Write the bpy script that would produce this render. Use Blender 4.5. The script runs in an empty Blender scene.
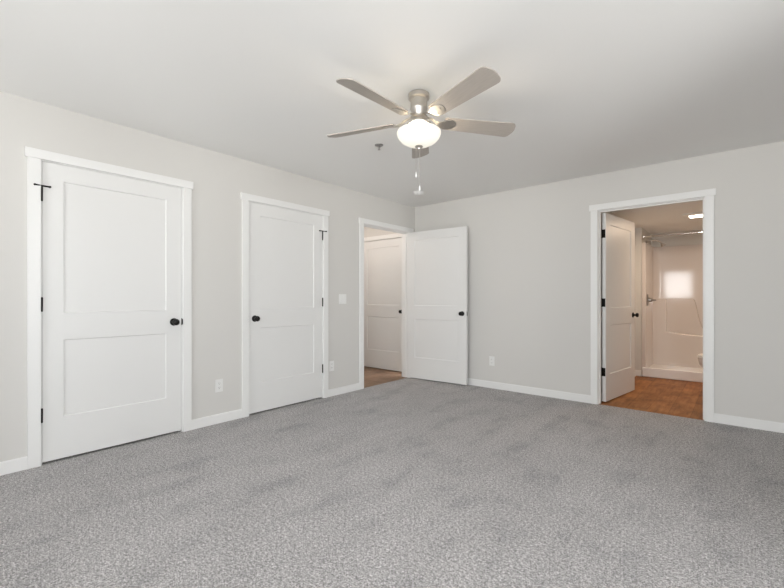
import bpy, bmesh, math
from mathutils import Vector, Matrix
PI = math.pi
R = math.radians
C = bpy.context.scene.collection
sc = bpy.context.scene

# ------------------------------------------------------------------ camera, world, exposure
XL, YF, H = -3.584, 4.732, 2.44          # left wall face, far wall face, ceiling height
YB, XR = -1.8, 2.1                     # wall behind the camera, right wall
cam_d = bpy.data.cameras.new('camera'); cam = bpy.data.objects.new('camera', cam_d); C.objects.link(cam)
cam.location = (0, 0, 1.122); cam.rotation_euler = (R(90), 0, R(40.32))
cam_d.sensor_width = 36; cam_d.lens = 410.24 * 36 / 784; cam_d.shift_y = 4.55 / 784; cam_d.clip_start = 0.02
sc.camera = cam
sc.view_settings.view_transform = 'Standard'; sc.view_settings.look = 'None'
sc.view_settings.gamma = 1; sc.view_settings.use_curve_mapping = False
sc.view_settings.exposure = 0.06
SKY = 25.0
w = bpy.data.worlds.new('sky'); sc.world = w; w.use_nodes = True
nt = w.node_tree; nt.nodes.clear()
out = nt.nodes.new('ShaderNodeOutputWorld'); bg = nt.nodes.new('ShaderNodeBackground')
tc = nt.nodes.new('ShaderNodeTexCoord'); sx = nt.nodes.new('ShaderNodeSeparateXYZ')
mr = nt.nodes.new('ShaderNodeMapRange'); cr = nt.nodes.new('ShaderNodeValToRGB')
mr.inputs['From Min'].default_value = -1; mr.inputs['From Max'].default_value = 1
cr.color_ramp.elements[0].position = 0.47; cr.color_ramp.elements[0].color = (1.0, 1.0, 0.99, 1)
cr.color_ramp.elements[1].position = 0.53; cr.color_ramp.elements[1].color = (0.80, 0.82, 0.84, 1)
nt.links.new(tc.outputs['Generated'], sx.inputs[0]); nt.links.new(sx.outputs[2], mr.inputs['Value'])
nt.links.new(mr.outputs[0], cr.inputs[0]); nt.links.new(cr.outputs[0], bg.inputs[0])
bg.inputs[1].default_value = SKY; nt.links.new(bg.outputs[0], out.inputs[0])

WINR = [(-1.20, -0.50, 0.60, 2.06), (0.80, 1.58, 0.60, 2.06)]  # unseen right-wall windows, added and sized to supply daylight
WIN = [(-2.85, -2.05, 1.10, 2.06), (-1.06, -0.22, 1.10, 2.06), (0.50, 1.40, 0.60, 2.06)]      # unseen rear windows; outer two added for daylight, middle one inferred from its reflection
def portal(name, loc, rot, sx_, sy_):
    d = bpy.data.lights.new(name, 'AREA'); d.shape = 'RECTANGLE'; d.size = sx_; d.size_y = sy_
    d.cycles.is_portal = True
    o = bpy.data.objects.new(name, d); C.objects.link(o); o.location = loc; o.rotation_euler = rot
for (a, b, z0, z1) in WIN:
    portal('window_daylight', ((a + b) / 2, YB - 0.07, (z0 + z1) / 2), (R(90), 0, 0), b - a, z1 - z0)
for (a, b, z0, z1) in WINR:
    portal('window_daylight', (XR + 0.07, (a + b) / 2, (z0 + z1) / 2), (0, R(90), 0), z1 - z0, b - a)
sc.cycles.max_bounces = 12; sc.cycles.diffuse_bounces = 8
sc.cycles.sample_clamp_indirect = 6
sc.cycles.use_denoising = True
sc.cycles.caustics_reflective = False; sc.cycles.caustics_refractive = False

# ------------------------------------------------------------------ helpers
def tag(o, label=None, cat=None, group=None, kind=None):
    if label: o['label'] = label
    if cat: o['category'] = cat
    if group: o['group'] = group
    if kind: o['kind'] = kind
    return o

def box(bm, x0, y0, z0, x1, y1, z1, bev=0.0, M=None, seg=2):
    vs = [bm.verts.new((x, y, z)) for x in (x0, x1) for y in (y0, y1) for z in (z0, z1)]
    f = [(0, 1, 3, 2), (4, 6, 7, 5), (0, 4, 5, 1), (2, 3, 7, 6), (0, 2, 6, 4), (1, 5, 7, 3)]
    fs = [bm.faces.new([vs[i] for i in q]) for q in f]
    bmesh.ops.recalc_face_normals(bm, faces=fs)
    allv = set(vs)
    if bev > 0:
        es = {e for ff in fs for e in ff.edges}
        r = bmesh.ops.bevel(bm, geom=list(es), offset=bev, segments=seg, affect='EDGES', profile=0.5)
        allv = {v for ff in r['faces'] for v in ff.verts} | {v for v in vs if v.is_valid}
    if M is not None: bmesh.ops.transform(bm, matrix=M, verts=list(allv))

def lathe(bm, prof, n=40, M=None, cap0=False, cap1=False):
    rings = []; vs = []
    for (r, z) in prof:
        ring = [bm.verts.new((r * math.cos(2 * PI * i / n), r * math.sin(2 * PI * i / n), z)) for i in range(n)]
        rings.append(ring); vs += ring
    fs = []
    for a, b in zip(rings, rings[1:]):
        for i in range(n):
            j = (i + 1) % n
            fs.append(bm.faces.new((a[i], a[j], b[j], b[i])))
    if cap0: fs.append(bm.faces.new(list(reversed(rings[0]))))
    if cap1: fs.append(bm.faces.new(rings[-1]))
    bmesh.ops.recalc_face_normals(bm, faces=fs)
    if M is not None: bmesh.ops.transform(bm, matrix=M, verts=vs)

def tube(bm, pts, r, n=12):
    pts = [Vector(p) for p in pts]; rings = []
    for i, p in enumerate(pts):
        t = (pts[min(i + 1, len(pts) - 1)] - pts[max(i - 1, 0)]).normalized()
        u = t.orthogonal().normalized() if i == 0 else (u - t * u.dot(t)).normalized()
        v = t.cross(u); rr = r[i] if isinstance(r, (list, tuple)) else r
        rings.append([bm.verts.new(p + u * rr * math.cos(2 * PI * k / n) + v * rr * math.sin(2 * PI * k / n)) for k in range(n)])
    for a, b in zip(rings, rings[1:]):
        for i in range(n):
            j = (i + 1) % n; bm.faces.new((a[i], a[j], b[j], b[i]))
    bm.faces.new(list(reversed(rings[0]))); bm.faces.new(rings[-1])

def loft(bm, rings, cap=True):
    rr = [[bm.verts.new(p) for p in ring] for ring in rings]; fs = []
    n = len(rr[0])
    for a, b in zip(rr, rr[1:]):
        for i in range(n):
            j = (i + 1) % n; fs.append(bm.faces.new((a[i], a[j], b[j], b[i])))
    if cap: fs.append(bm.faces.new(list(reversed(rr[0])))); fs.append(bm.faces.new(rr[-1]))
    bmesh.ops.recalc_face_normals(bm, faces=fs)

def prism(bm, poly, a, b, mp, bev=0.0, seg=3):
    """extrude a 2D outline from depth a to depth b; mp(u, v, d) -> xyz; bevel the edges of the b face"""
    v0 = [bm.verts.new(mp(u, v, a)) for u, v in poly]; v1 = [bm.verts.new(mp(u, v, b)) for u, v in poly]
    n = len(poly); fs = [bm.faces.new(v0), bm.faces.new(v1)]; top = fs[1]
    for i in range(n):
        j = (i + 1) % n; fs.append(bm.faces.new((v0[i], v0[j], v1[j], v1[i])))
    bmesh.ops.recalc_face_normals(bm, faces=fs)
    if bev > 0: bmesh.ops.bevel(bm, geom=list(top.edges), offset=bev, segments=seg, affect='EDGES', profile=0.5)

def obj(name, bm, mat, parent=None, smooth=None, loc=None, mats=None):
    me = bpy.data.meshes.new(name); bm.to_mesh(me); bm.free()
    for m in (mats or [mat]): me.materials.append(m)
    if smooth is not None:
        me.polygons.foreach_set('use_smooth', [True] * len(me.polygons))
        me.set_sharp_from_angle(angle=R(smooth))
    o = bpy.data.objects.new(name, me); C.objects.link(o)
    if smooth is not None:
        wn = o.modifiers.new('weighted_normal', 'WEIGHTED_NORMAL'); wn.keep_sharp = True; wn.weight = 100
    if parent: o.parent = parent
    if loc is not None: o.location = loc
    return o
def empty(name, loc, rz=0):
    o = bpy.data.objects.new(name, None); C.objects.link(o); o.location = loc; o.rotation_euler = (0, 0, rz)
    o.empty_display_size = 0.1
    return o
def BM(): return bmesh.new()

# ------------------------------------------------------------------ materials
def principled(name, col, rough=0.5, metal=0.0, spec=0.5, coat=0.0, coat_r=0.1):
    m = bpy.data.materials.new(name); m.use_nodes = True
    b = m.node_tree.nodes['Principled BSDF']
    b.inputs['Base Color'].default_value = (*col, 1); b.inputs['Roughness'].default_value = rough
    b.inputs['Metallic'].default_value = metal; b.inputs['Specular IOR Level'].default_value = spec
    b.inputs['Coat Weight'].default_value = coat; b.inputs['Coat Roughness'].default_value = coat_r
    return m, m.node_tree, b
def noise(nt_, scale, detail=2, rough=0.5, vec=None):
    n = nt_.nodes.new('ShaderNodeTexNoise'); n.inputs['Scale'].default_value = scale
    n.inputs['Detail'].default_value = detail; n.inputs['Roughness'].default_value = rough
    if vec is not None: nt_.links.new(vec, n.inputs['Vector'])
    return n
def objco(nt_):
    return nt_.nodes.new('ShaderNodeTexCoord').outputs['Object']
def ramp(nt_, src, stops):
    r = nt_.nodes.new('ShaderNodeValToRGB'); el = r.color_ramp.elements
    while len(el) < len(stops): el.new(0.5)
    for e, (p, c) in zip(el, stops): e.position = p; e.color = (*c, 1)
    nt_.links.new(src, r.inputs[0]); return r
def bump(nt_, b, src, strength, dist):
    k = nt_.nodes.new('ShaderNodeBump'); k.inputs['Strength'].default_value = strength; k.inputs['Distance'].default_value = dist
    nt_.links.new(src, k.inputs['Height']); nt_.links.new(k.outputs[0], b.inputs['Normal']); return k

def paint(name, col, rough=0.6, bs=0.15, scale=260, spec=0.35):
    m, t, b = principled(name, col, rough, spec=spec)
    n = noise(t, scale, 3, 0.6, objco(t)); bump(t, b, n.outputs[0], bs, 0.0006)
    return m
M_wall = paint('greige_wall_paint', (0.655, 0.644, 0.620), 0.75)
M_ceil = paint('ceiling_paint', (0.85, 0.85, 0.838), 0.9, 0.35, 120)
M_trim = paint('white_trim_paint', (0.81, 0.81, 0.80), 0.38, 0.05, 60, 0.45)
M_door = paint('white_door_paint', (0.775, 0.775, 0.765), 0.42, 0.08, 90, 0.45)
M_plast = principled('white_plastic', (0.80, 0.80, 0.785), 0.35)[0]
M_slot = principled('socket_slot_dark', (0.05, 0.05, 0.05), 0.6)[0]
M_black = principled('oil_rubbed_black_metal', (0.012, 0.011, 0.010), 0.32, 0.6)[0]
M_rubber = principled('black_rubber', (0.02, 0.02, 0.02), 0.8)[0]
M_grey_metal = principled('satin_grey_metal', (0.35, 0.34, 0.33), 0.35, 0.9)[0]
M_chrome = principled('chrome', (0.75, 0.74, 0.73), 0.12, 1.0)[0]
M_acryl = principled('glossy_white_acrylic', (0.68, 0.63, 0.60), 0.07, spec=0.36, coat=0.0, coat_r=0.03)[0]
M_pan = principled('white_acrylic_pan', (0.86, 0.85, 0.84), 0.15, spec=0.5)[0]
M_porc = principled('white_porcelain', (0.84, 0.83, 0.81), 0.08, spec=0.6)[0]
def brushed():
    m, t, b = principled('brushed_nickel', (0.56, 0.53, 0.49), 0.34, 1.0)
    n = noise(t, 40, 2, 0.5); mp = t.nodes.new('ShaderNodeMapping'); mp.inputs['Scale'].default_value = (1, 1, 40)
    t.links.new(objco(t), mp.inputs[0]); t.links.new(mp.outputs[0], n.inputs['Vector'])
    bump(t, b, n.outputs[0], 0.08, 0.0005); return m
M_nickel = brushed()
def bladewood():
    m, t, b = principled('greige_blade_laminate', (0.40, 0.36, 0.32), 0.42)
    mp = t.nodes.new('ShaderNodeMapping'); mp.inputs['Scale'].default_value = (3, 60, 10)
    t.links.new(objco(t), mp.inputs[0]); n = noise(t, 3, 4, 0.6, mp.outputs[0])
    r = ramp(t, n.outputs[0], [(0.3, (0.37, 0.335, 0.30)), (0.7, (0.44, 0.40, 0.36))])
    t.links.new(r.outputs[0], b.inputs['Base Color']); return m
M_blade = bladewood()
def carpet():
    m, t, b = principled('grey_pile_carpet', (0.3, 0.3, 0.3), 1.0, spec=0.05)
    co = objco(t)
    n1 = noise(t, 230, 2, 0.7, co); n2 = noise(t, 110, 3, 0.75, co); n5 = noise(t, 58, 3, 0.8, co)
    n3 = noise(t, 3.6, 5, 0.65, co)
    mp = t.nodes.new('ShaderNodeMapping'); mp.inputs['Rotation'].default_value = (0, 0, R(8)); mp.inputs['Scale'].default_value = (3.4, 1.0, 1)
    t.links.new(co, mp.inputs[0]); n4 = noise(t, 1.6, 3, 0.6, mp.outputs[0])
    def mix(a, bb, f):
        k = t.nodes.new('ShaderNodeMix'); k.inputs[0].default_value = f
        t.links.new(a, k.inputs[2]); t.links.new(bb, k.inputs[3]); return k.outputs[0]
    a = mix(mix(n1.outputs[0], n2.outputs[0], 0.45), n5.outputs[0], 0.24)
    r = ramp(t, a, [(0.395, (0.085, 0.080, 0.079)), (0.5, (0.370, 0.356, 0.354)), (0.59, (0.86, 0.845, 0.845))])
    s = mix(n3.outputs[0], n4.outputs[0], 0.55)
    rs = ramp(t, s, [(0.38, (0.80, 0.80, 0.805)), (0.47, (0.96, 0.955, 0.95)), (0.60, (1.04, 1.035, 1.03))])
    mu = t.nodes.new('ShaderNodeMix'); mu.data_type = 'RGBA'; mu.blend_type = 'MULTIPLY'; mu.inputs[0].default_value = 1
    t.links.new(r.outputs[0], mu.inputs[6]); t.links.new(rs.outputs[0], mu.inputs[7])
    t.links.new(mu.outputs[2], b.inputs['Base Color'])
    b.inputs['Sheen Weight'].default_value = 0.15; b.inputs['Sheen Roughness'].default_value = 0.6
    bump(t, b, a, 1.0, 0.012)
    return m
M_carpet = carpet()
def plank(name, c):
    m, t, b = principled(name, c[1], 0.5, spec=0.3)
    co = objco(t)
    mp = t.nodes.new('ShaderNodeMapping'); mp.inputs['Rotation'].default_value = (0, 0, R(90)); t.links.new(co, mp.inputs[0])
    br = t.nodes.new('ShaderNodeTexBrick'); t.links.new(mp.outputs[0], br.inputs['Vector'])
    br.inputs['Scale'].default_value = 1; br.inputs['Brick Width'].default_value = 1.22; br.inputs['Row Height'].default_value = 0.18
    br.inputs['Mortar Size'].default_value = 0.0015; br.inputs['Color1'].default_value = (0.8, 0.8, 0.8, 1); br.inputs['Color2'].default_value = (1.15, 1.15, 1.15, 1)
    br.inputs['Mortar'].default_value = (0.45, 0.4, 0.35, 1); br.offset = 0.37
    m2 = t.nodes.new('ShaderNodeMapping'); m2.inputs['Scale'].default_value = (9, 1.2, 1); t.links.new(co, m2.inputs[0])
    n = noise(t, 3, 6, 0.65, m2.outputs[0]); n2 = noise(t, 3.5, 3, 0.6, co)
    k = t.nodes.new('ShaderNodeMix'); k.inputs[0].default_value = 0.5
    t.links.new(n.outputs[0], k.inputs[2]); t.links.new(n2.outputs[0], k.inputs[3])
    r = ramp(t, k.outputs[0], [(0.32, c[0]), (0.5, c[1]), (0.68, c[2])])
    mu = t.nodes.new('ShaderNodeMix'); mu.data_type = 'RGBA'; mu.blend_type = 'MULTIPLY'; mu.inputs[0].default_value = 1
    t.links.new(r.outputs[0], mu.inputs[6]); t.links.new(br.outputs[0], mu.inputs[7]); t.links.new(mu.outputs[2], b.inputs['Base Color'])
    bump(t, b, n.outputs[0], 0.1, 0.001); return m
M_plank = plank('orange_brown_plank_vinyl', ((0.13, 0.045, 0.012), (0.31, 0.125, 0.035), (0.48, 0.23, 0.075)))
M_plank2 = plank('tan_plank_vinyl', ((0.13, 0.075, 0.045), (0.25, 0.155, 0.10), (0.38, 0.26, 0.18)))
def emit(name, col, s, base=(0.9, 0.9, 0.88)):
    m, t, b = principled(name, base, 0.25)
    b.inputs['Emission Color'].default_value = (*col, 1); b.inputs['Emission Strength'].default_value = s; return m
M_bowl = emit('frosted_glass_bowl_lit', (1.0, 0.96, 0.82), 0.62, (0.5, 0.5, 0.48))
M_lens = emit('lit_light_lens', (1.0, 0.90, 0.74), 6.0)
M_bulb = emit('lit_bulb', (1.0, 0.76, 0.48), 6.0)
def glass():
    m = bpy.data.materials.new('window_glass'); m.use_nodes = True; t = m.node_tree; t.nodes.clear()
    o = t.nodes.new('ShaderNodeOutputMaterial'); tr = t.nodes.new('ShaderNodeBsdfTransparent'); g = t.nodes.new('ShaderNodeBsdfGlossy')
    g.inputs['Roughness'].default_value = 0.02; f = t.nodes.new('ShaderNodeFresnel'); f.inputs[0].default_value = 1.45
    mx = t.nodes.new('ShaderNodeMixShader'); t.links.new(f.outputs[0], mx.inputs[0]); t.links.new(tr.outputs[0], mx.inputs[1])
    t.links.new(g.outputs[0], mx.inputs[2]); t.links.new(mx.outputs[0], o.inputs[0]); return m
M_glass = glass()

# ------------------------------------------------------------------ room shell
WT = 0.115
DH = 2.05                                   # head height of the openings
def Lm(u, w_, z): return (XL + w_, u, z)    # left wall frame: u along y, w_ out into the room
def Fm(u, w_, z): return (u, YF - w_, z)    # far wall frame
def wbox(bm, fm, u0, u1, w0, w1, z0, z1, bev=0):
    a = fm(u0, w0, z0); b = fm(u1, w1, z1)
    box(bm, min(a[0], b[0]), min(a[1], b[1]), z0, max(a[0], b[0]), max(a[1], b[1]), z1, bev)
def wall(name, fm, u0, u1, holes, label, zt=H + 0.1, zb=-0.02, depth=WT):
    bm = BM(); cur = u0
    for (a, b, z0, z1) in holes:
        wbox(bm, fm, cur, a, -depth, 0, zb, zt)
        wbox(bm, fm, a, b, -depth, 0, z1, zt)
        if z0 > 0: wbox(bm, fm, a, b, -depth, 0, zb, z0)
        cur = b
    wbox(bm, fm, cur, u1, -depth, 0, zb, zt)
    return tag(obj(name, bm, M_wall), label, 'wall', kind='structure')

D1 = (0.567, 1.501); D2 = (2.094, 3.026); D3 = (3.660, 4.600); DB = (-1.158, -0.241)   # rough openings
JT = 0.013                                  # jamb board thickness
wall('wall_left', Lm, YB, YF + 0.0, [(*D1, 0, DH + JT), (*D2, 0, DH + JT), (*D3, 0, DH + JT)], 'pale greige bedroom wall with three white doors in a row')
wall('wall_back', Fm, XL - 0.0, XR, [(*DB, 0, DH + JT)], 'pale greige bedroom wall with the open bathroom doorway')
wall('wall_right', lambda u, w_, z: (XR - w_, u, z), YB, YF, WINR, 'plain greige wall to the right, beyond the picture edge')
wall('wall_front', lambda u, w_, z: (u, YB + w_, z), XL, XR, WIN, 'greige wall with two windows behind the viewpoint', depth=0.14)

bm = BM(); box(bm, XL - 0.01, YB, -0.06, XR, YF + 0.01, 0.0)
box(bm, XL - WT, D1[0], -0.06, XL - 0.011, D1[1], -0.001); box(bm, XL - WT, D2[0], -0.06, XL - 0.011, D2[1], -0.001)
tag(obj('floor', bm, M_carpet), 'grey speckled pile carpet across the whole bedroom', 'floor', kind='structure')
bm = BM(); box(bm, XL - WT, YB - WT, H, XR + WT, YF + WT, H + 0.12)
tag(obj('ceiling', bm, M_ceil), 'smooth white bedroom ceiling carrying the fan', 'ceiling', kind='structure')

# baseboards
def baseboard(name, fm, runs, label, h=0.083, t=0.013):
    bm = BM()
    for a, b in runs:
        wbox(bm, fm, a, b, 0, t, 0, h - 0.006); wbox(bm, fm, a, b, 0, t * 0.6, h - 0.006, h)
    return tag(obj(name, bm, M_trim), label, 'baseboard', kind='structure')
CW = 0.067
baseboard('baseboard_left', Lm, [(YB, D1[0] - CW + 0.006), (D1[1] + CW - 0.006, D2[0] - CW + 0.006), (D2[1] + CW - 0.006, D3[0] - CW + 0.006), (D3[1] + CW - 0.006, YF)], 'white baseboard along the wall with three doors')
baseboard('baseboard_back', Fm, [(XL + 0.013, DB[0] - CW + 0.006), (DB[1] + CW - 0.006, XR)], 'white baseboard along the wall with the bathroom doorway')
baseboard('baseboard_right', lambda u, w_, z: (XR - w_, u, z), [(YB, YF - 0.013)], 'white baseboard along the plain right wall')
baseboard('baseboard_front', lambda u, w_, z: (u, YB + w_, z), [(XL + 0.013, XR - 0.013)], 'white baseboard under the two windows')

# door trims: casing, head board, jamb lining, stop
def doortrim(name, fm, d, label, depth=WT, other=True, stop=None, other_left=True):
    bm = BM(); a, b = d
    wbox(bm, fm, a, a + JT, -depth, 0, 0, DH + JT); wbox(bm, fm, b - JT, b, -depth, 0, 0, DH + JT)
    wbox(bm, fm, a + JT, b - JT, -depth, 0, DH, DH + JT)
    r = 0.006
    for side in ((1,) if not other else (1, -1)):
        def ww(w0, w1):
            return (w0, w1) if side == 1 else (-depth - w1, -depth - w0)
        if side == 1 or other_left: wbox(bm, fm, a + r - CW, a + r, *ww(0, 0.017), 0, DH + r, 0.0015)
        wbox(bm, fm, b - r, b - r + CW, *ww(0, 0.017), 0, DH + r, 0.0015)
        l0 = a + r - CW - 0.013 if (side == 1 or other_left) else a
        wbox(bm, fm, l0, b - r + CW + 0.013, *ww(0, 0.023), DH + r, DH + r + 0.062, 0.0015)
    if stop:
        s0, s1 = stop
        wbox(bm, fm, a + JT, a + JT + 0.010, s0, s1, 0, DH - 0.010); wbox(bm, fm, b - JT - 0.010, b - JT, s0, s1, 0, DH - 0.010)
        wbox(bm, fm, a + JT, b - JT, s0, s1, DH - 0.010, DH)
    return tag(obj(name, bm, M_trim), label, 'door frame', kind='structure')
t1 = doortrim('trim_1', Lm, D1, 'white casing around the nearest closed door', other=False, stop=(-0.08, -0.042))
t2 = doortrim('trim_2', Lm, D2, 'white casing around the second closed door', other=False, stop=(-0.08, -0.042))
t3 = doortrim('trim_3', Lm, D3, 'white casing around the open hallway doorway by the corner', stop=(-0.08, -0.042))
t4 = doortrim('trim_4', Fm, DB, 'white casing around the open bathroom doorway', stop=(-0.070, -0.035), other_left=False)

# ------------------------------------------------------------------ doors
DT = 0.035
def doorslab(wd, hgt=2.032, m=1):
    """two-panel shaker slab: local x from hinge to latch, y=0 is the knuckle-side face, body towards -y*m"""
    bm = BM(); st = 0.117; rec = 0.008; sl = 0.005
    xs = [0.003, st, wd - st, wd]; zs = [0.0, 0.287, 0.820, 1.008, 1.917, hgt]
    for fy, sgn in ((0.0, -1), (-DT, 1)):
        g = {(i, j): bm.verts.new((xs[i], fy * m, zs[j])) for i in range(4) for j in range(6)}
        for i in range(3):
            for j in range(5):
                q = [g[i, j], g[i + 1, j], g[i + 1, j + 1], g[i, j + 1]]
                if i == 1 and j in (1, 3):
                    yy = (fy + sgn * rec) * m
                    k = [bm.verts.new((x, yy, z)) for x, z in ((xs[1] + sl, zs[j] + sl), (xs[2] - sl, zs[j] + sl), (xs[2] - sl, zs[j + 1] - sl), (xs[1] + sl, zs[j + 1] - sl))]
                    bm.faces.new(k)
                    for a in range(4):
                        b_ = (a + 1) % 4; bm.faces.new((q[a], q[b_], k[b_], k[a]))
                else: bm.faces.new(q)
    bmesh.ops.remove_doubles(bm, verts=bm.verts, dist=1e-5)
    bd = [e for e in bm.edges if e.is_boundary]
    bmesh.ops.bridge_loops(bm, edges=bd)
    bmesh.ops.recalc_face_normals(bm, faces=bm.faces)
    return bm
def knob_bm(sgn):
    """rose, neck and round knob pointing along sgn*y"""
    bm = BM(); M = Matrix.Rotation(R(-90 * sgn), 4, 'X')
    prof = [(0.0002, 0), (0.031, 0), (0.031, 0.004), (0.027, 0.008), (0.016, 0.010), (0.0115, 0.013), (0.0110, 0.026), (0.016, 0.032),
            (0.0235, 0.037), (0.0268, 0.044), (0.0262, 0.053), (0.021, 0.060), (0.010, 0.0635), (0.0002, 0.064)]
    lathe(bm, prof, 32, M); bmesh.ops.remove_doubles(bm, verts=bm.verts, dist=5e-4); return bm
def make_door(name, pos, rot, wd, m, label, stopper=False, z0=0.016, knob_mat=M_black, hinge_mat=M_black):
    d = obj(name, doorslab(wd, m=m), M_door, loc=(pos[0], pos[1], z0)); d.rotation_euler = (0, 0, rot)
    tag(d, label, 'door', kind='structure')
    kz = 0.912
    for s in (1, -1):
        y = 0.0 if s == 1 else -DT
        k = obj('door_knob', knob_bm(s * m), knob_mat, d, 35, loc=(wd - 0.060, y * m, kz)); k['label'] = 'black round door knob'
    bm = BM(); box(bm, wd - 0.0005, min(-DT * 0.85 * m, -DT * 0.15 * m), kz - 0.028, wd + 0.0012, max(-DT * 0.85 * m, -DT * 0.15 * m), kz + 0.028)
    box(bm, wd, -DT * 0.5 - 0.006, kz - 0.008, wd + 0.004, -DT * 0.5 + 0.006, kz + 0.008, M=Matrix.Scale(m, 4, (0, 1, 0)) if m < 0 else None)
    obj('latch_plate', bm, M_grey_metal, d)
    for i, hz in enumerate((0.318, 1.066, 1.810)):
        bm = BM(); cyl = [(0.0001, -0.049), (0.004, -0.049), (0.0058, -0.045), (0.0065, 0.045), (0.004, 0.049), (0.0001, 0.049)]
        lathe(bm, cyl, 14, Matrix.Translation((0.0, 0.0055 * m, 0)))
        box(bm, 0.0005, min(0, -0.031 * m), -0.045, 0.0028, max(0, -0.031 * m), 0.045)
        h = obj('hinge', bm, hinge_mat, d, 35, loc=(0, 0, hz))
        if i == 2 and stopper:
            bm = BM(); zt = 0.054
            lathe(bm, [(0.0001, zt - 0.004), (0.009, zt - 0.004), (0.009, zt + 0.004), (0.0001, zt + 0.004)], 16, Matrix.Translation((0, 0.0055 * m, 0)))
            tube(bm, [(-0.036, 0.020 * m, zt), (0, 0.012 * m, zt), (0.040, 0.010 * m, zt)], 0.0055, 10)
            for x, y in ((-0.038, 0.020), (0.042, 0.010)):
                lathe(bm, [(0.0001, -0.010), (0.0065, -0.009), (0.0075, 0), (0.0065, 0.006), (0.0001, 0.007)], 14,
                      Matrix.Translation((x, (y - 0.001) * m, zt)) @ Matrix.Rotation(R(90), 4, 'X'))
            s = obj('hinge_pin_stop', bm, M_black, d, 35, loc=(0, 0, hz)); s['label'] = 'black hinge pin door stop'
    return d
PX = XL - 0.002
make_door('door_1', (PX, D1[0] + JT), R(90), D1[1] - D1[0] - 2 * JT - 0.003, -1, 'nearest white two-panel door, closed, hinged on its left', True)
make_door('door_2', (PX, D2[1] - JT), R(-90), D2[1] - D2[0] - 2 * JT - 0.003, 1, 'closed white two-panel door with its knob on the left', True)
make_door('door_3', (PX + 0.008, D3[1] - JT + 0.002), R(-90 + 94), 0.908, 1, 'white two-panel door standing open against the corner', hinge_mat=M_grey_metal)
make_door('door_4', (DB[0] + JT + 0.009, YF + WT + 0.002), R(82.0), 0.880, 1, 'white two-panel door swung open into the bathroom', z0=0.012)

# strikes on the jambs
def strike(trim, fm, u, su, z, mat, name='strike_plate'):
    bm = BM(); wbox(bm, fm, min(u, u + su * 0.0018), max(u, u + su * 0.0018), -0.032, 0.002, z - 0.029, z + 0.029, 0.0005)
    a, b = sorted((u, u + su * -0.009)); wbox(bm, fm, a, b, 0.0, 0.0022, z - 0.024, z + 0.024, 0.0005)
    s = obj(name, bm, mat, trim); s['label'] = 'small metal latch strike'
    return s
strike(t1, Lm, D1[1] - JT, -1, 0.928, M_black); strike(t2, Lm, D2[0] + JT, 1, 0.928, M_black)
strike(t3, Lm, D3[0] + JT, 1, 0.928, M_grey_metal)

# ------------------------------------------------------------------ unseen windows, all but the middle rear one added to supply daylight
def fbox(bm, fm, u0, u1, w0, w1, z0, z1, bev=0): wbox(bm, fm, u0, u1, w0, w1, z0, z1, bev)
def window(i, fm, a, b, z0, z1, label, split=True):
    bm = BM(); f = 0.045; mid = (a + b) / 2
    fbox(bm, fm, a, b, -0.11, -0.04, z0, z0 + f); fbox(bm, fm, a, b, -0.11, -0.04, z1 - f, z1)
    fbox(bm, fm, a, a + f, -0.11, -0.04, z0 + f, z1 - f); fbox(bm, fm, b - f, b, -0.11, -0.04, z0 + f, z1 - f)
    if split: fbox(bm, fm, mid - 0.022, mid + 0.022, -0.11, -0.04, z0 + f, z1 - f)
    fbox(bm, fm, a - 0.065, b + 0.065, 0, 0.018, z0 - 0.07, z0 - 0.02); fbox(bm, fm, a - 0.08, b + 0.08, 0, 0.035, z0 - 0.02, z0)
    fbox(bm, fm, a - 0.065, a, 0, 0.017, z0, z1); fbox(bm, fm, b, b + 0.065, 0, 0.017, z0, z1)
    fbox(bm, fm, a - 0.078, b + 0.078, 0, 0.022, z1, z1 + 0.065)
    wdw = tag(obj('window_%d' % i, bm, M_trim), label, 'window', kind='structure')
    for p0, p1 in (((a + f, mid - 0.022), (mid + 0.022, b - f)) if split else ((a + f, b - f),)):
        bm = BM(); fbox(bm, fm, p0, p1, -0.080, -0.076, z0 + f, z1 - f)
        obj('window_pane', bm, M_glass, wdw)
FRm = lambda u, w_, z: (u, YB + w_, z)
RTm = lambda u, w_, z: (XR - w_, u, z)
WL = ['white framed window behind the viewpoint, nearest the row of doors', 'white framed window behind the viewpoint, middle one of three', 'white framed window behind the viewpoint, nearest the right wall']
for i, wd_ in enumerate(WIN): window(i + 1, FRm, *wd_, WL[i], split=False)
for i, wd_ in enumerate(WINR): window(i + 4, RTm, *wd_, 'white framed window in the right wall, %s the back of the room' % ('nearer' if i == 0 else 'farther from'), split=False)

# closet boxes added behind the two closed doors to stop light leaking under them
for nm, (c0, c1), lb in (('closet_1', (YB, 1.75), 'nearest'), ('closet_2', (1.85, 3.20), 'second')):
    bm = BM(); cx0, cx1 = -4.35, XL - WT
    box(bm, cx0 - 0.1, c0 - 0.0, -0.02, cx0, c1, H + 0.1); box(bm, cx0, c0 - 0.0, -0.02, cx1, c0 + 0.05, H + 0.1); box(bm, cx0, c1 - 0.05, -0.02, cx1, c1, H + 0.1)
    box(bm, cx0, c0, H, cx1, c1, H + 0.1)
    tag(obj('wall_' + nm, bm, M_wall), 'greige closet walls behind the %s closed door' % lb, 'wall', kind='structure')
    bm = BM(); box(bm, cx0, c0, -0.06, cx1, c1, -0.0005)
    tag(obj('floor_' + nm, bm, M_carpet), 'grey carpet of the closet behind the %s closed door' % lb, 'floor', kind='structure')

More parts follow.
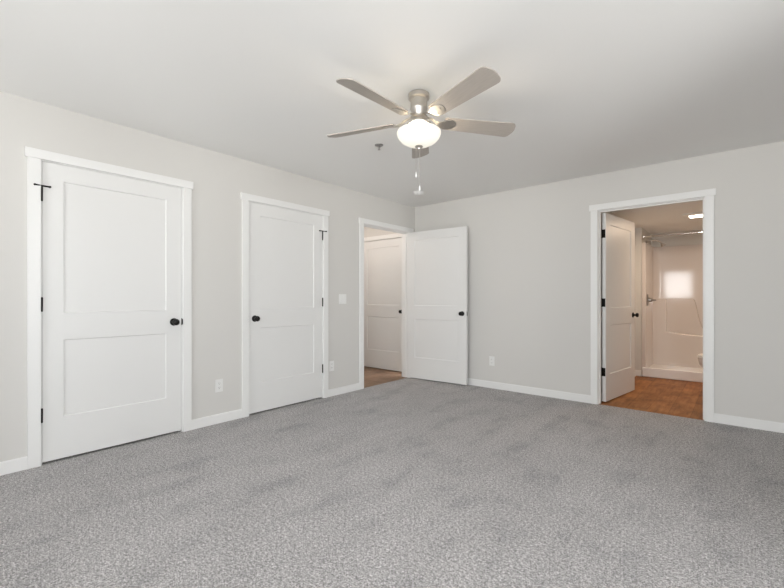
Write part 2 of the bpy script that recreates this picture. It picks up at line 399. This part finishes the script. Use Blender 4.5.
# ------------------------------------------------------------------ hallway beyond the corner door
HX0, HX1, HY0, HY1 = -5.7, XL - WT, 3.30, 4.845
bm = BM(); box(bm, HX0, HY0, -0.06, XL - 0.010, HY1, -0.003)
tag(obj('floor_hallway', bm, M_plank2), 'brown wood plank floor of the hallway', 'floor', kind='structure')
bm = BM(); box(bm, HX0, HY0, H, HX1, HY1 + 0.1, H + 0.12)
tag(obj('ceiling_hallway', bm, M_ceil), 'white ceiling of the hallway', 'ceiling', kind='structure')
DHL = (-4.775, -3.832)
def Hm(u, w_, z): return (u, HY1 - w_, z)
wall('wall_hallway_end', Hm, HX0, HX1, [(*DHL, 0, DH + JT)], 'greige end wall of the hallway holding its white door')
wall('wall_hallway_left', lambda u, w_, z: (HX0 + w_, u, z), HY0, HY1, [], 'greige far side wall of the hallway')
wall('wall_hallway_near', lambda u, w_, z: (u, HY0 + w_, z), HX0, HX1, [], 'greige near side wall of the hallway')
t5 = doortrim('trim_5', Hm, DHL, 'white casing around the hallway door', other=False, stop=(-0.1, -0.06))
make_door('door_5', (DHL[0] + JT, HY1 - 0.002), 0, DHL[1] - DHL[0] - 2 * JT - 0.003, 1, 'closed white door in the hallway, seen through the open doorway', z0=0.012).rotation_euler = (0, 0, 0)
bpy.data.objects['door_5'].data.transform(Matrix.Scale(-1, 4, (0, 1, 0))); bpy.data.objects['door_5'].data.flip_normals()
for ch in bpy.data.objects['door_5'].children:
    ch.scale = (1, -1, 1); ch.location.y *= -1
bm = BM(); box(bm, HX0, HY1, -0.06, HX1, HY1 + 0.3, -0.004)
bm2 = BM(); box(bm2, HX0, HY1 + 0.3, -0.06, HX1, HY1 + 0.4, H); box(bm2, HX0, HY1 + WT, H - 0.1, HX1, HY1 + 0.3, H); box(bm2, HX0 - 0.1, HY1 + WT, -0.06, HX0, HY1 + 0.4, H); box(bm2, HX1, HY1 + WT, -0.06, HX1 + 0.1, HY1 + 0.4, H)  # unseen box added so no light leaks under the hallway door
tag(obj('wall_hallway_room', bm2, M_wall), 'greige wall of the room behind the hallway door', 'wall', kind='structure')
tag(obj('floor_threshold', bm, M_plank2), 'dark strip of plank floor under the hallway door', 'floor', kind='structure')
baseboard('baseboard_hallway', Hm, [(HX0, DHL[0] - CW)], 'white baseboard on the hallway end wall')

# ------------------------------------------------------------------ bathroom beyond the far wall
BX0, BX1, BY0, BY1, BH = -1.165, 0.50, YF + WT, 6.85, 2.15
AX0, AX1, AY1 = -1.085, 0.435, 7.70
bm = BM(); box(bm, BX0, YF + 0.010, -0.06, BX1, AY1, -0.003)
tag(obj('floor_bathroom', bm, M_plank), 'orange-brown wood plank floor of the bathroom', 'floor', kind='structure')
bm = BM(); box(bm, BX0, BY0, BH, BX1, AY1, BH + 0.1)
tag(obj('ceiling_bathroom', bm, M_ceil), 'low white bathroom ceiling', 'ceiling', kind='structure')
bm = BM(); box(bm, BX0 - 0.1, BY0, -0.02, BX0, AY1, BH + 0.1)
tag(obj('wall_bathroom_left', bm, M_wall), 'greige bathroom wall behind the open door', 'wall', kind='structure')
bm = BM(); box(bm, BX0, BY1, -0.02, AX0, AY1, BH)
tag(obj('wall_bathroom_return', bm, M_wall), 'narrow greige wall end beside the shower', 'wall', kind='structure')
bm = BM(); box(bm, BX1, BY0, -0.02, BX1 + 0.1, AY1, BH + 0.1); box(bm, AX1, BY1, -0.02, BX1, AY1, BH)
tag(obj('wall_bathroom_right', bm, M_wall), 'greige bathroom wall behind the toilet', 'wall', kind='structure')
bm = BM(); box(bm, BX0 - 0.1, AY1, -0.02, BX1 + 0.1, AY1 + 0.1, BH + 0.1)
tag(obj('wall_bathroom_back', bm, M_wall), 'greige wall above the shower surround', 'wall', kind='structure')
bm = BM(); box(bm, BX0, BY0 + 0.0, 0, BX0 + 0.013, BY1, 0.083); box(bm, BX0 + 0.013, BY1 - 0.013, 0, AX0 - 0.002, BY1, 0.083)
tag(obj('baseboard_bathroom', bm, M_trim), 'white baseboard beside the shower', 'baseboard', kind='structure')

# shower stall
sh = empty('shower_stall', ((AX0 + AX1) / 2, BY1, 0))
tag(sh, 'glossy off-white moulded shower stall at the far end of the bathroom', 'shower')
off = Vector((-(AX0 + AX1) / 2, -BY1, 0))
def shobj(name, bm, mat, smooth=40, parent=None):
    bmesh.ops.translate(bm, verts=bm.verts, vec=off)
    return obj(name, bm, mat, parent or sh, smooth)
ST = 1.93
bm = BM()
def arc(cx, cy, r, a0, a1, n=8): return [(cx + r * math.cos(a0 + (a1 - a0) * i / n), cy + r * math.sin(a0 + (a1 - a0) * i / n)) for i in range(n + 1)]
g = 0.004; fr = 0.045; rr = 0.09; yb = AY1 - 0.065
x0, x1 = AX0 + g, AX1 - g
outer = [(x0, BY1 + 0.002), (x0, AY1 - g), (x1, AY1 - g), (x1, BY1 + 0.002)]
inner = [(x1 - fr, BY1 + 0.002)] + arc(x1 - fr - rr, yb - rr, rr, 0, PI / 2) + arc(x0 + fr + rr, yb - rr, rr, PI / 2, PI) + [(x0 + fr, BY1 + 0.002)]
prism(bm, outer + inner, 0.10, ST, lambda u, v, d: (u, v + (0.052 * (u + 0.325) if AY1 - g > v > yb - rr - 0.001 else 0), d), 0.006, 2)
shobj('surround', bm, M_acryl, 30)
# moulded lower back panel with its swept shoulder
bm = BM(); bxp = lambda u, v, d: (u, yb + 0.006 - d + 0.052 * (u + 0.325), v)
xl = x0 + fr - 0.035
sh_curve = [(-0.535, 1.115), (-0.520, 1.10), (-0.505, 1.04), (-0.485, 0.93), (-0.46, 0.80), (-0.435, 0.71), (-0.40, 0.665), (-0.35, 0.650), (x1 - fr - 0.004, 0.650)]
poly = [(xl, 0.07), (xl, 1.120), (-0.555, 1.120)] + sh_curve + [(x1 - fr - 0.004, 0.07)]
prism(bm, poly, 0.0, 0.055, bxp, 0.014, 4); shobj('moulded_back_panel', bm, M_acryl, 50)
bm = BM()   # corner column on the left
prism(bm, [(xl, 0.07), (xl, 1.112), (-0.865, 1.112), (-0.860, 0.9), (-0.862, 0.62), (-0.62, 0.585), (-0.40, 0.575), (x1 - fr - 0.004, 0.575), (x1 - fr - 0.004, 0.07)], 0.04, 0.10, bxp, 0.018, 4)
shobj('moulded_ledge', bm, M_acryl, 50)
bm = BM(); box(bm, x0 + 0.002, BY1 - 0.012, 0.0, x1 - 0.002, BY1 + 0.075, 0.135, 0.012, seg=3); box(bm, x0 + 0.01, BY1 + 0.06, 0.0, x1 - 0.01, AY1 - 0.01, 0.095)
shobj('shower_pan', bm, M_pan, 40)['label'] = 'white shower threshold and pan'
bm = BM(); Mx = Matrix.Translation((x0 + fr, 7.02, 1.10)) @ Matrix.Rotation(R(90), 4, 'Y')
lathe(bm, [(0.0001, 0), (0.088, 0), (0.088, 0.004), (0.080, 0.010), (0.030, 0.014), (0.026, 0.045), (0.022, 0.060), (0.0001, 0.062)], 32, Mx)
vlv = shobj('mixer_valve', bm, M_grey_metal, 40); vlv['label'] = 'chrome round shower valve'
bm = BM(); tube(bm, [(x0 + fr + 0.052, 7.02, 1.10), (x0 + fr + 0.062, 6.99, 1.10), (x0 + fr + 0.110, 6.96, 1.098)], [0.014, 0.012, 0.009]); shobj('lever', bm, M_grey_metal, 40, vlv)
bm = BM(); tube(bm, [(x0 + 0.02, 7.22, 1.98), (x0 + 0.10, 7.22, 2.00), (x0 + 0.16, 7.22, 1.975), (x0 + 0.19, 7.22, 1.945)], 0.009)
lathe(bm, [(0.0001, 0.0), (0.010, 0.0), (0.014, 0.02), (0.034, 0.055), (0.036, 0.065), (0.0001, 0.066)], 24, Matrix.Translation((x0 + 0.185, 7.22, 1.955)) @ Matrix.Rotation(R(150), 4, 'Y'))
lathe(bm, [(0.0001, 0), (0.028, 0), (0.026, 0.006), (0.0001, 0.008)], 24, Matrix.Translation((x0 + 0.003, 7.22, 1.98)) @ Matrix.Rotation(R(90), 4, 'Y'))
shobj('shower_head', bm, M_chrome, 40)['label'] = 'chrome shower head'

rod = empty('shower_rod', (AX0, 6.90, 2.015)); tag(rod, 'straight chrome curtain rod across the top of the shower opening', 'curtain rod')
bm = BM(); tube(bm, [(0.004, 0, 0), ((AX1 - AX0) - 0.004, 0, 0)], 0.0125, 16); obj('rod', bm, M_chrome, rod, 40)
for xx, ro in ((0.0, 90), (AX1 - AX0, -90)):
    bm = BM(); lathe(bm, [(0.0001, 0.0005), (0.034, 0.0005), (0.034, 0.006), (0.022, 0.012), (0.018, 0.035), (0.013, 0.036)], 24, Matrix.Rotation(R(ro), 4, 'Y'))
    obj('flange', bm, M_chrome, rod, 40, loc=(xx, 0, 0))

# bathroom ceiling light
fl = empty('ceiling_light', (-0.375, 6.24, BH)); tag(fl, 'square lit vent light on the bathroom ceiling', 'ceiling light')
bm = BM(); prism(bm, [(-0.165, -0.165), (0.165, -0.165), (0.165, 0.165), (-0.165, 0.165)], 0.0, -0.020, lambda u, v, d: (u, v, d), 0.012, 3)
obj('frame', bm, M_plast, fl, 40)
bm = BM(); prism(bm, [(-0.105, -0.085), (0.105, -0.085), (0.105, 0.085), (-0.105, 0.085)], -0.012, -0.026, lambda u, v, d: (u, v, d), 0.010, 3)
obj('diffuser', bm, M_lens, fl, 40)
d = bpy.data.lights.new('bathroom_lamp', 'AREA'); d.shape = 'SQUARE'; d.size = 0.22; d.energy = 13; d.color = (1.0, 0.76, 0.55)
o = bpy.data.objects.new('bathroom_lamp', d); C.objects.link(o); o.parent = fl; o.location = (0, 0, -0.036)

# unseen dome light, added above to light the hallway
hl = empty('ceiling_light', (-4.55, 3.95, H)); tag(hl, 'round lit dome light on the hallway ceiling', 'ceiling light')
bm = BM(); lathe(bm, [(0.0001, 0), (0.15, 0), (0.15, -0.022), (0.135, -0.026)], 32); obj('base', bm, M_nickel, hl, 40)
bm = BM(); lathe(bm, [(0.135, -0.024), (0.125, -0.055), (0.085, -0.082), (0.03, -0.094), (0.0001, -0.095)], 32); obj('glass_dome', bm, M_bowl, hl, 60)
d = bpy.data.lights.new('hallway_lamp', 'POINT'); d.shadow_soft_size = 0.10; d.energy = 12; d.color = (1.0, 0.87, 0.78)  # added fill inside the unseen hallway dome
o = bpy.data.objects.new('hallway_lamp', d); C.objects.link(o); o.parent = hl; o.location = (0, 0, -0.22)

# toilet
tl = empty('toilet', (-0.08, 6.40, 0)); tag(tl, 'white toilet mostly hidden behind the bathroom door casing', 'toilet')
def oval(z, xc, a, b_, n=28, sq=2.3):
    r_ = []
    for i in range(n):
        t_ = 2 * PI * i / n; c, s = math.cos(t_), math.sin(t_)
        r_.append((xc + a * math.copysign(abs(c) ** (2 / sq), c), b_ * math.copysign(abs(s) ** (2 / sq), s), z))
    return r_
bm = BM(); loft(bm, [oval(0.0, 0.02, 0.235, 0.105), oval(0.03, 0.02, 0.225, 0.10), oval(0.14, 0.02, 0.20, 0.095), oval(0.22, -0.01, 0.22, 0.12), oval(0.30, -0.045, 0.265, 0.16), oval(0.37, -0.05, 0.275, 0.178), oval(0.385, -0.05, 0.27, 0.175)])
obj('bowl', bm, M_porc, tl, 50)
bm = BM(); loft(bm, [oval(0.387, -0.055, 0.275, 0.182), oval(0.397, -0.055, 0.28, 0.186), oval(0.405, -0.055, 0.275, 0.182)]); obj('seat', bm, M_plast, tl, 50)
bm = BM(); loft(bm, [oval(0.407, -0.05, 0.272, 0.180), oval(0.418, -0.05, 0.274, 0.182), oval(0.427, -0.05, 0.262, 0.172)]); obj('lid', bm, M_plast, tl, 50)
bm = BM(); box(bm, 0.235, -0.20, 0.37, 0.425, 0.20, 0.74, 0.025, seg=3); box(bm, 0.15, -0.10, 0.02, 0.40, 0.10, 0.385, 0.02); obj('tank', bm, M_porc, tl, 40)
bm = BM(); box(bm, 0.225, -0.21, 0.742, 0.435, 0.21, 0.775, 0.010); obj('tank_lid', bm, M_porc, tl, 40)
bm = BM(); tube(bm, [(0.236, -0.14, 0.68), (0.218, -0.14, 0.68), (0.212, -0.10, 0.677), (0.212, -0.07, 0.672)], 0.006); obj('flush_lever', bm, M_chrome, tl, 40)

# ------------------------------------------------------------------ ceiling fan
FX, FY = -1.58, 2.13
fan = empty('ceiling_fan', (FX, FY, H)); tag(fan, 'brushed nickel five-blade ceiling fan with greige blades and a lit glass bowl', 'ceiling fan')
def fz(z): return z - H
bm = BM(); lathe(bm, [(0.0001, 0), (0.064, 0), (0.068, -0.004), (0.068, -0.030), (0.060, -0.036), (0.054, -0.038)], 40); obj('canopy', bm, M_nickel, fan, 35)
bm = BM(); lathe(bm, [(0.054, -0.036), (0.054, -0.092), (0.056, -0.096), (0.054, -0.100), (0.043, -0.140), (0.050, -0.143), (0.056, -0.147), (0.056, -0.160), (0.050, -0.164), (0.046, -0.170), (0.0001, -0.171)], 40)
obj('motor_housing', bm, M_nickel, fan, 35)
bm = BM(); lathe(bm, [(0.044, -0.170), (0.044, -0.186), (0.072, -0.190), (0.080, -0.196), (0.078, -0.204), (0.0001, -0.205)], 40); obj('light_fitter', bm, M_nickel, fan, 35)
zb_ = fz(2.270)
for k in range(5):
    a = R(-18.57 + 72 * k)
    ar = empty('x', (0, 0, 0)); bpy.data.objects.remove(ar)
    # blade iron
    bm = BM()
    path = [(0.050, fz(2.2960), 0.016), (0.085, fz(2.2910), 0.013), (0.120, fz(2.2700), 0.017), (0.150, fz(2.2595), 0.032), (0.185, fz(2.2630), 0.044), (0.215, fz(2.2640), 0.040), (0.240, fz(2.2645), 0.024), (0.250, fz(2.2645), 0.006)]
    pr = R(-15)
    up, dn = [], []
    for i, (r_, z, hw) in enumerate(path):
        f_ = min(1, max(0, (r_ - 0.11) / 0.05))
        for s, lst in ((1, up), (-1, dn)):
            lst.append((r_, s * hw * math.cos(pr * f_), z - s * hw * math.sin(pr * f_) * -1))
    th = 0.0035
    n = len(path); V = {}
    for i in range(n):
        for s, lst in ((0, up), (1, dn)):
            for t_ in (0, 1):
                x, y, z = lst[i]; V[i, s, t_] = bm.verts.new((x, y, z - th * t_))
    for i in range(n - 1):
        bm.faces.new((V[i, 0, 0], V[i, 1, 0], V[i + 1, 1, 0], V[i + 1, 0, 0])); bm.faces.new((V[i, 0, 1], V[i + 1, 0, 1], V[i + 1, 1, 1], V[i, 1, 1]))
        for s in (0, 1): bm.faces.new((V[i, s, 0], V[i + 1, s, 0], V[i + 1, s, 1], V[i, s, 1]))
    bm.faces.new((V[0, 0, 0], V[0, 0, 1], V[0, 1, 1], V[0, 1, 0])); bm.faces.new((V[n - 1, 0, 0], V[n - 1, 1, 0], V[n - 1, 1, 1], V[n - 1, 0, 1]))
    bmesh.ops.recalc_face_normals(bm, faces=bm.faces)
    for sx_, sy_ in ((0.175, 0.022), (0.175, -0.022), (0.222, 0)):
        lathe(bm, [(0.0001, -0.003), (0.005, -0.002), (0.005, 0.0)], 12, Matrix.Translation((sx_, sy_, fz(2.260) + sy_ * math.sin(pr))))
    o = obj('blade_arm', bm, M_nickel, fan, 35); o.rotation_euler = (0, 0, a)
    # blade
    bm = BM(); pts = []
    L0, L1 = 0.165, 0.672; w0, w1 = 0.054, 0.070; rc = 0.035
    pts += [(L0, -w0 + 0.012), (L0 + 0.010, -w0)]
    pts += [(L1 - rc - 0.012, -w1)]
    pts += [(L1 - rc - 0.008 + rc * math.sin(t_ * PI / 16), -w1 + rc - rc * math.cos(t_ * PI / 16)) for t_ in range(1, 8)]
    pts += [(L1, -0.015), (L1 + 0.001, 0), (L1, 0.015)]
    pts += [(L1 - rc - 0.008 + rc * math.cos(t_ * PI / 16), w1 - rc + rc * math.sin(t_ * PI / 16)) for t_ in range(1, 8)]
    pts += [(L1 - rc - 0.012, w1), (L0 + 0.010, w0), (L0, w0 - 0.012)]
    prism(bm, pts, 0.003, -0.003, lambda u, v, d_: (u, v, d_))
    bmesh.ops.rotate(bm, verts=bm.verts, cent=(0, 0, 0), matrix=Matrix.Rotation(pr, 3, 'X'))
    bmesh.ops.translate(bm, verts=bm.verts, vec=(0, 0, fz(2.268)))
    o = obj('blade', bm, M_blade, fan); o.rotation_euler = (0, 0, a)
# bowl: thin open-topped glass
bm = BM()
prof = [(0.137, fz(2.200)), (0.1415, fz(2.192)), (0.140, fz(2.178)), (0.131, fz(2.157)), (0.112, fz(2.136)), (0.082, fz(2.119)), (0.045, fz(2.108)), (0.006, fz(2.105))]
lathe(bm, prof + [(max(0.006, r_ - 0.004), z + 0.003) for r_, z in reversed(prof)], 48)
obj('light_bowl', bm, M_bowl, fan, 60)['label'] = 'glowing frosted glass bowl'
bm = BM(); lathe(bm, [(0.004, fz(2.24)), (0.004, fz(2.107)), (0.024, fz(2.105)), (0.027, fz(2.100)), (0.020, fz(2.093)), (0.013, fz(2.090)), (0.011, fz(2.084)), (0.0001, fz(2.081))], 28)
obj('finial', bm, M_nickel, fan, 40)
for s in (0, 1, 2):
    a = R(100 + 120 * s); bm = BM()
    lathe(bm, [(0.0001, -0.030), (0.013, -0.028), (0.020, -0.015), (0.020, 0.0), (0.013, 0.016), (0.010, 0.026), (0.010, 0.052)], 20, Matrix.Translation((0.062 * math.cos(a), 0.062 * math.sin(a), fz(2.185))))
    obj('bulb', bm, M_bulb, fan, 60)
d = bpy.data.lights.new('fan_lamp', 'POINT'); d.shadow_soft_size = 0.045; d.energy = 6; d.color = (1.0, 0.82, 0.60)
o = bpy.data.objects.new('fan_lamp', d); C.objects.link(o); o.parent = fan; o.location = (0, 0, fz(2.205))
for (dx, dy, zt, zb2) in ((-0.014, -0.012, 2.090, 1.935), (0.004, 0.003, 2.083, 1.850)):
    bm = BM(); tube(bm, [(dx, dy, fz(zt)), (dx, dy, fz(zb2))], 0.0011, 6)
    pc = obj('pull_chain', bm, M_nickel, fan)
    bm = BM(); lathe(bm, [(0.0001, 0.002), (0.003, 0), (0.005, -0.012), (0.0055, -0.026), (0.003, -0.032), (0.0001, -0.033)], 14, Matrix.Translation((dx, dy, fz(zb2))))
    obj('pull_fob', bm, M_plast, pc, 40)

# sprinkler and smoke detector
sp = empty('sprinkler_head', (-2.363, 2.612, H)); tag(sp, 'small metal fire sprinkler head on the ceiling left of the fan bowl', 'sprinkler')
bm = BM(); lathe(bm, [(0.0001, 0), (0.036, 0), (0.035, -0.005), (0.022, -0.010), (0.016, -0.010), (0.0001, -0.008)], 32); obj('escutcheon', bm, M_grey_metal, sp, 40)
bm = BM(); lathe(bm, [(0.0001, -0.006), (0.009, -0.006), (0.009, -0.018), (0.004, -0.020), (0.0035, -0.036), (0.0001, -0.036)], 20)
tube(bm, [(0.009, 0, -0.012), (0.013, 0, -0.022), (0.004, 0, -0.040)], 0.0015, 8); tube(bm, [(-0.009, 0, -0.012), (-0.013, 0, -0.022), (-0.004, 0, -0.040)], 0.0015, 8)
lathe(bm, [(0.0001, -0.039), (0.011, -0.040), (0.011, -0.042), (0.0001, -0.043)], 20); obj('deflector', bm, M_grey_metal, sp, 40)
sm = empty('smoke_detector', (-3.035, 4.085, H)); tag(sm, 'round white smoke detector on the ceiling near the far corner', 'smoke detector')
bm = BM(); lathe(bm, [(0.0001, 0), (0.066, 0), (0.068, -0.004), (0.068, -0.012), (0.062, -0.014)], 36); obj('mounting_plate', bm, M_plast, sm, 40)
bm = BM(); lathe(bm, [(0.062, -0.012), (0.060, -0.024), (0.052, -0.034), (0.036, -0.038), (0.034, -0.041), (0.0001, -0.042)], 36); obj('cover', bm, M_plast, sm, 40)

# ------------------------------------------------------------------ outlets and switch
def outlet(loc, rz, label):
    """plate faces local -y"""
    e = empty('power_outlet', loc, rz); tag(e, label, 'power outlet', 'white wall outlets near the carpet')
    bm = BM(); box(bm, -0.035, -0.0055, -0.0575, 0.035, 0, 0.0575, 0.002); obj('cover_plate', bm, M_plast, e, 40)
    for s in (1, -1):
        bm = BM(); prism(bm, [(x, z + s * 0.0195) for x, z in [(-0.0165, -0.009), (-0.010, -0.014), (0.010, -0.014), (0.0165, -0.009), (0.0165, 0.009), (0.010, 0.014), (-0.010, 0.014), (-0.0165, 0.009)]], -0.003, -0.0075, lambda u, v, d_: (u, d_, v), 0.0006, 1)
        f = obj('socket', bm, M_plast, e)
        bm = BM()
        for x, hh in ((-0.006, 0.0045), (0.006, 0.0035)): box(bm, x - 0.0012, -0.0079, s * 0.0195 - hh + 0.003, x + 0.0012, -0.0073, s * 0.0195 + hh + 0.003)
        lathe(bm, [(0.0001, -0.0003), (0.0022, -0.0003), (0.0022, 0.0003), (0.0001, 0.0003)], 12, Matrix.Translation((0, -0.0076, s * 0.0195 - 0.008)) @ Matrix.Rotation(R(90), 4, 'X'))
        obj('slots', bm, M_slot, f)
    bm = BM(); lathe(bm, [(0.0001, 0), (0.003, 0), (0.0026, 0.001), (0.0001, 0.0012)], 14, Matrix.Translation((0, -0.0055, 0)) @ Matrix.Rotation(R(90), 4, 'X')); obj('screw', bm, M_plast, e)
outlet((XL, 1.812, 0.338), R(90), 'white outlet low on the wall between the two closed doors')
outlet((XL, 3.148, 0.347), R(90), 'white outlet low on the wall just right of the second closed door')
outlet((-2.372, YF, 0.339), 0, 'white outlet low on the wall right of the open corner door')
e = empty('light_switch', (XL, 3.319, 1.117), R(90)); tag(e, 'white double rocker light switch on the wall left of the corner doorway', 'light switch')
bm = BM(); box(bm, -0.058, -0.0055, -0.0575, 0.058, 0, 0.0575, 0.002); obj('cover_plate', bm, M_plast, e, 40)
for s in (-1, 1):
    bm = BM(); prism(bm, [(s * 0.023 + x, z) for x, z in ((-0.0165, -0.033), (0.0165, -0.033), (0.0165, 0.033), (-0.0165, 0.033))], -0.004, -0.0085, lambda u, v, d_: (u, d_, v), 0.001, 2)
    bmesh.ops.rotate(bm, verts=bm.verts, cent=(0, -0.004, 0), matrix=Matrix.Rotation(R(2.5), 3, 'X'))
    obj('rocker', bm, M_plast, e)
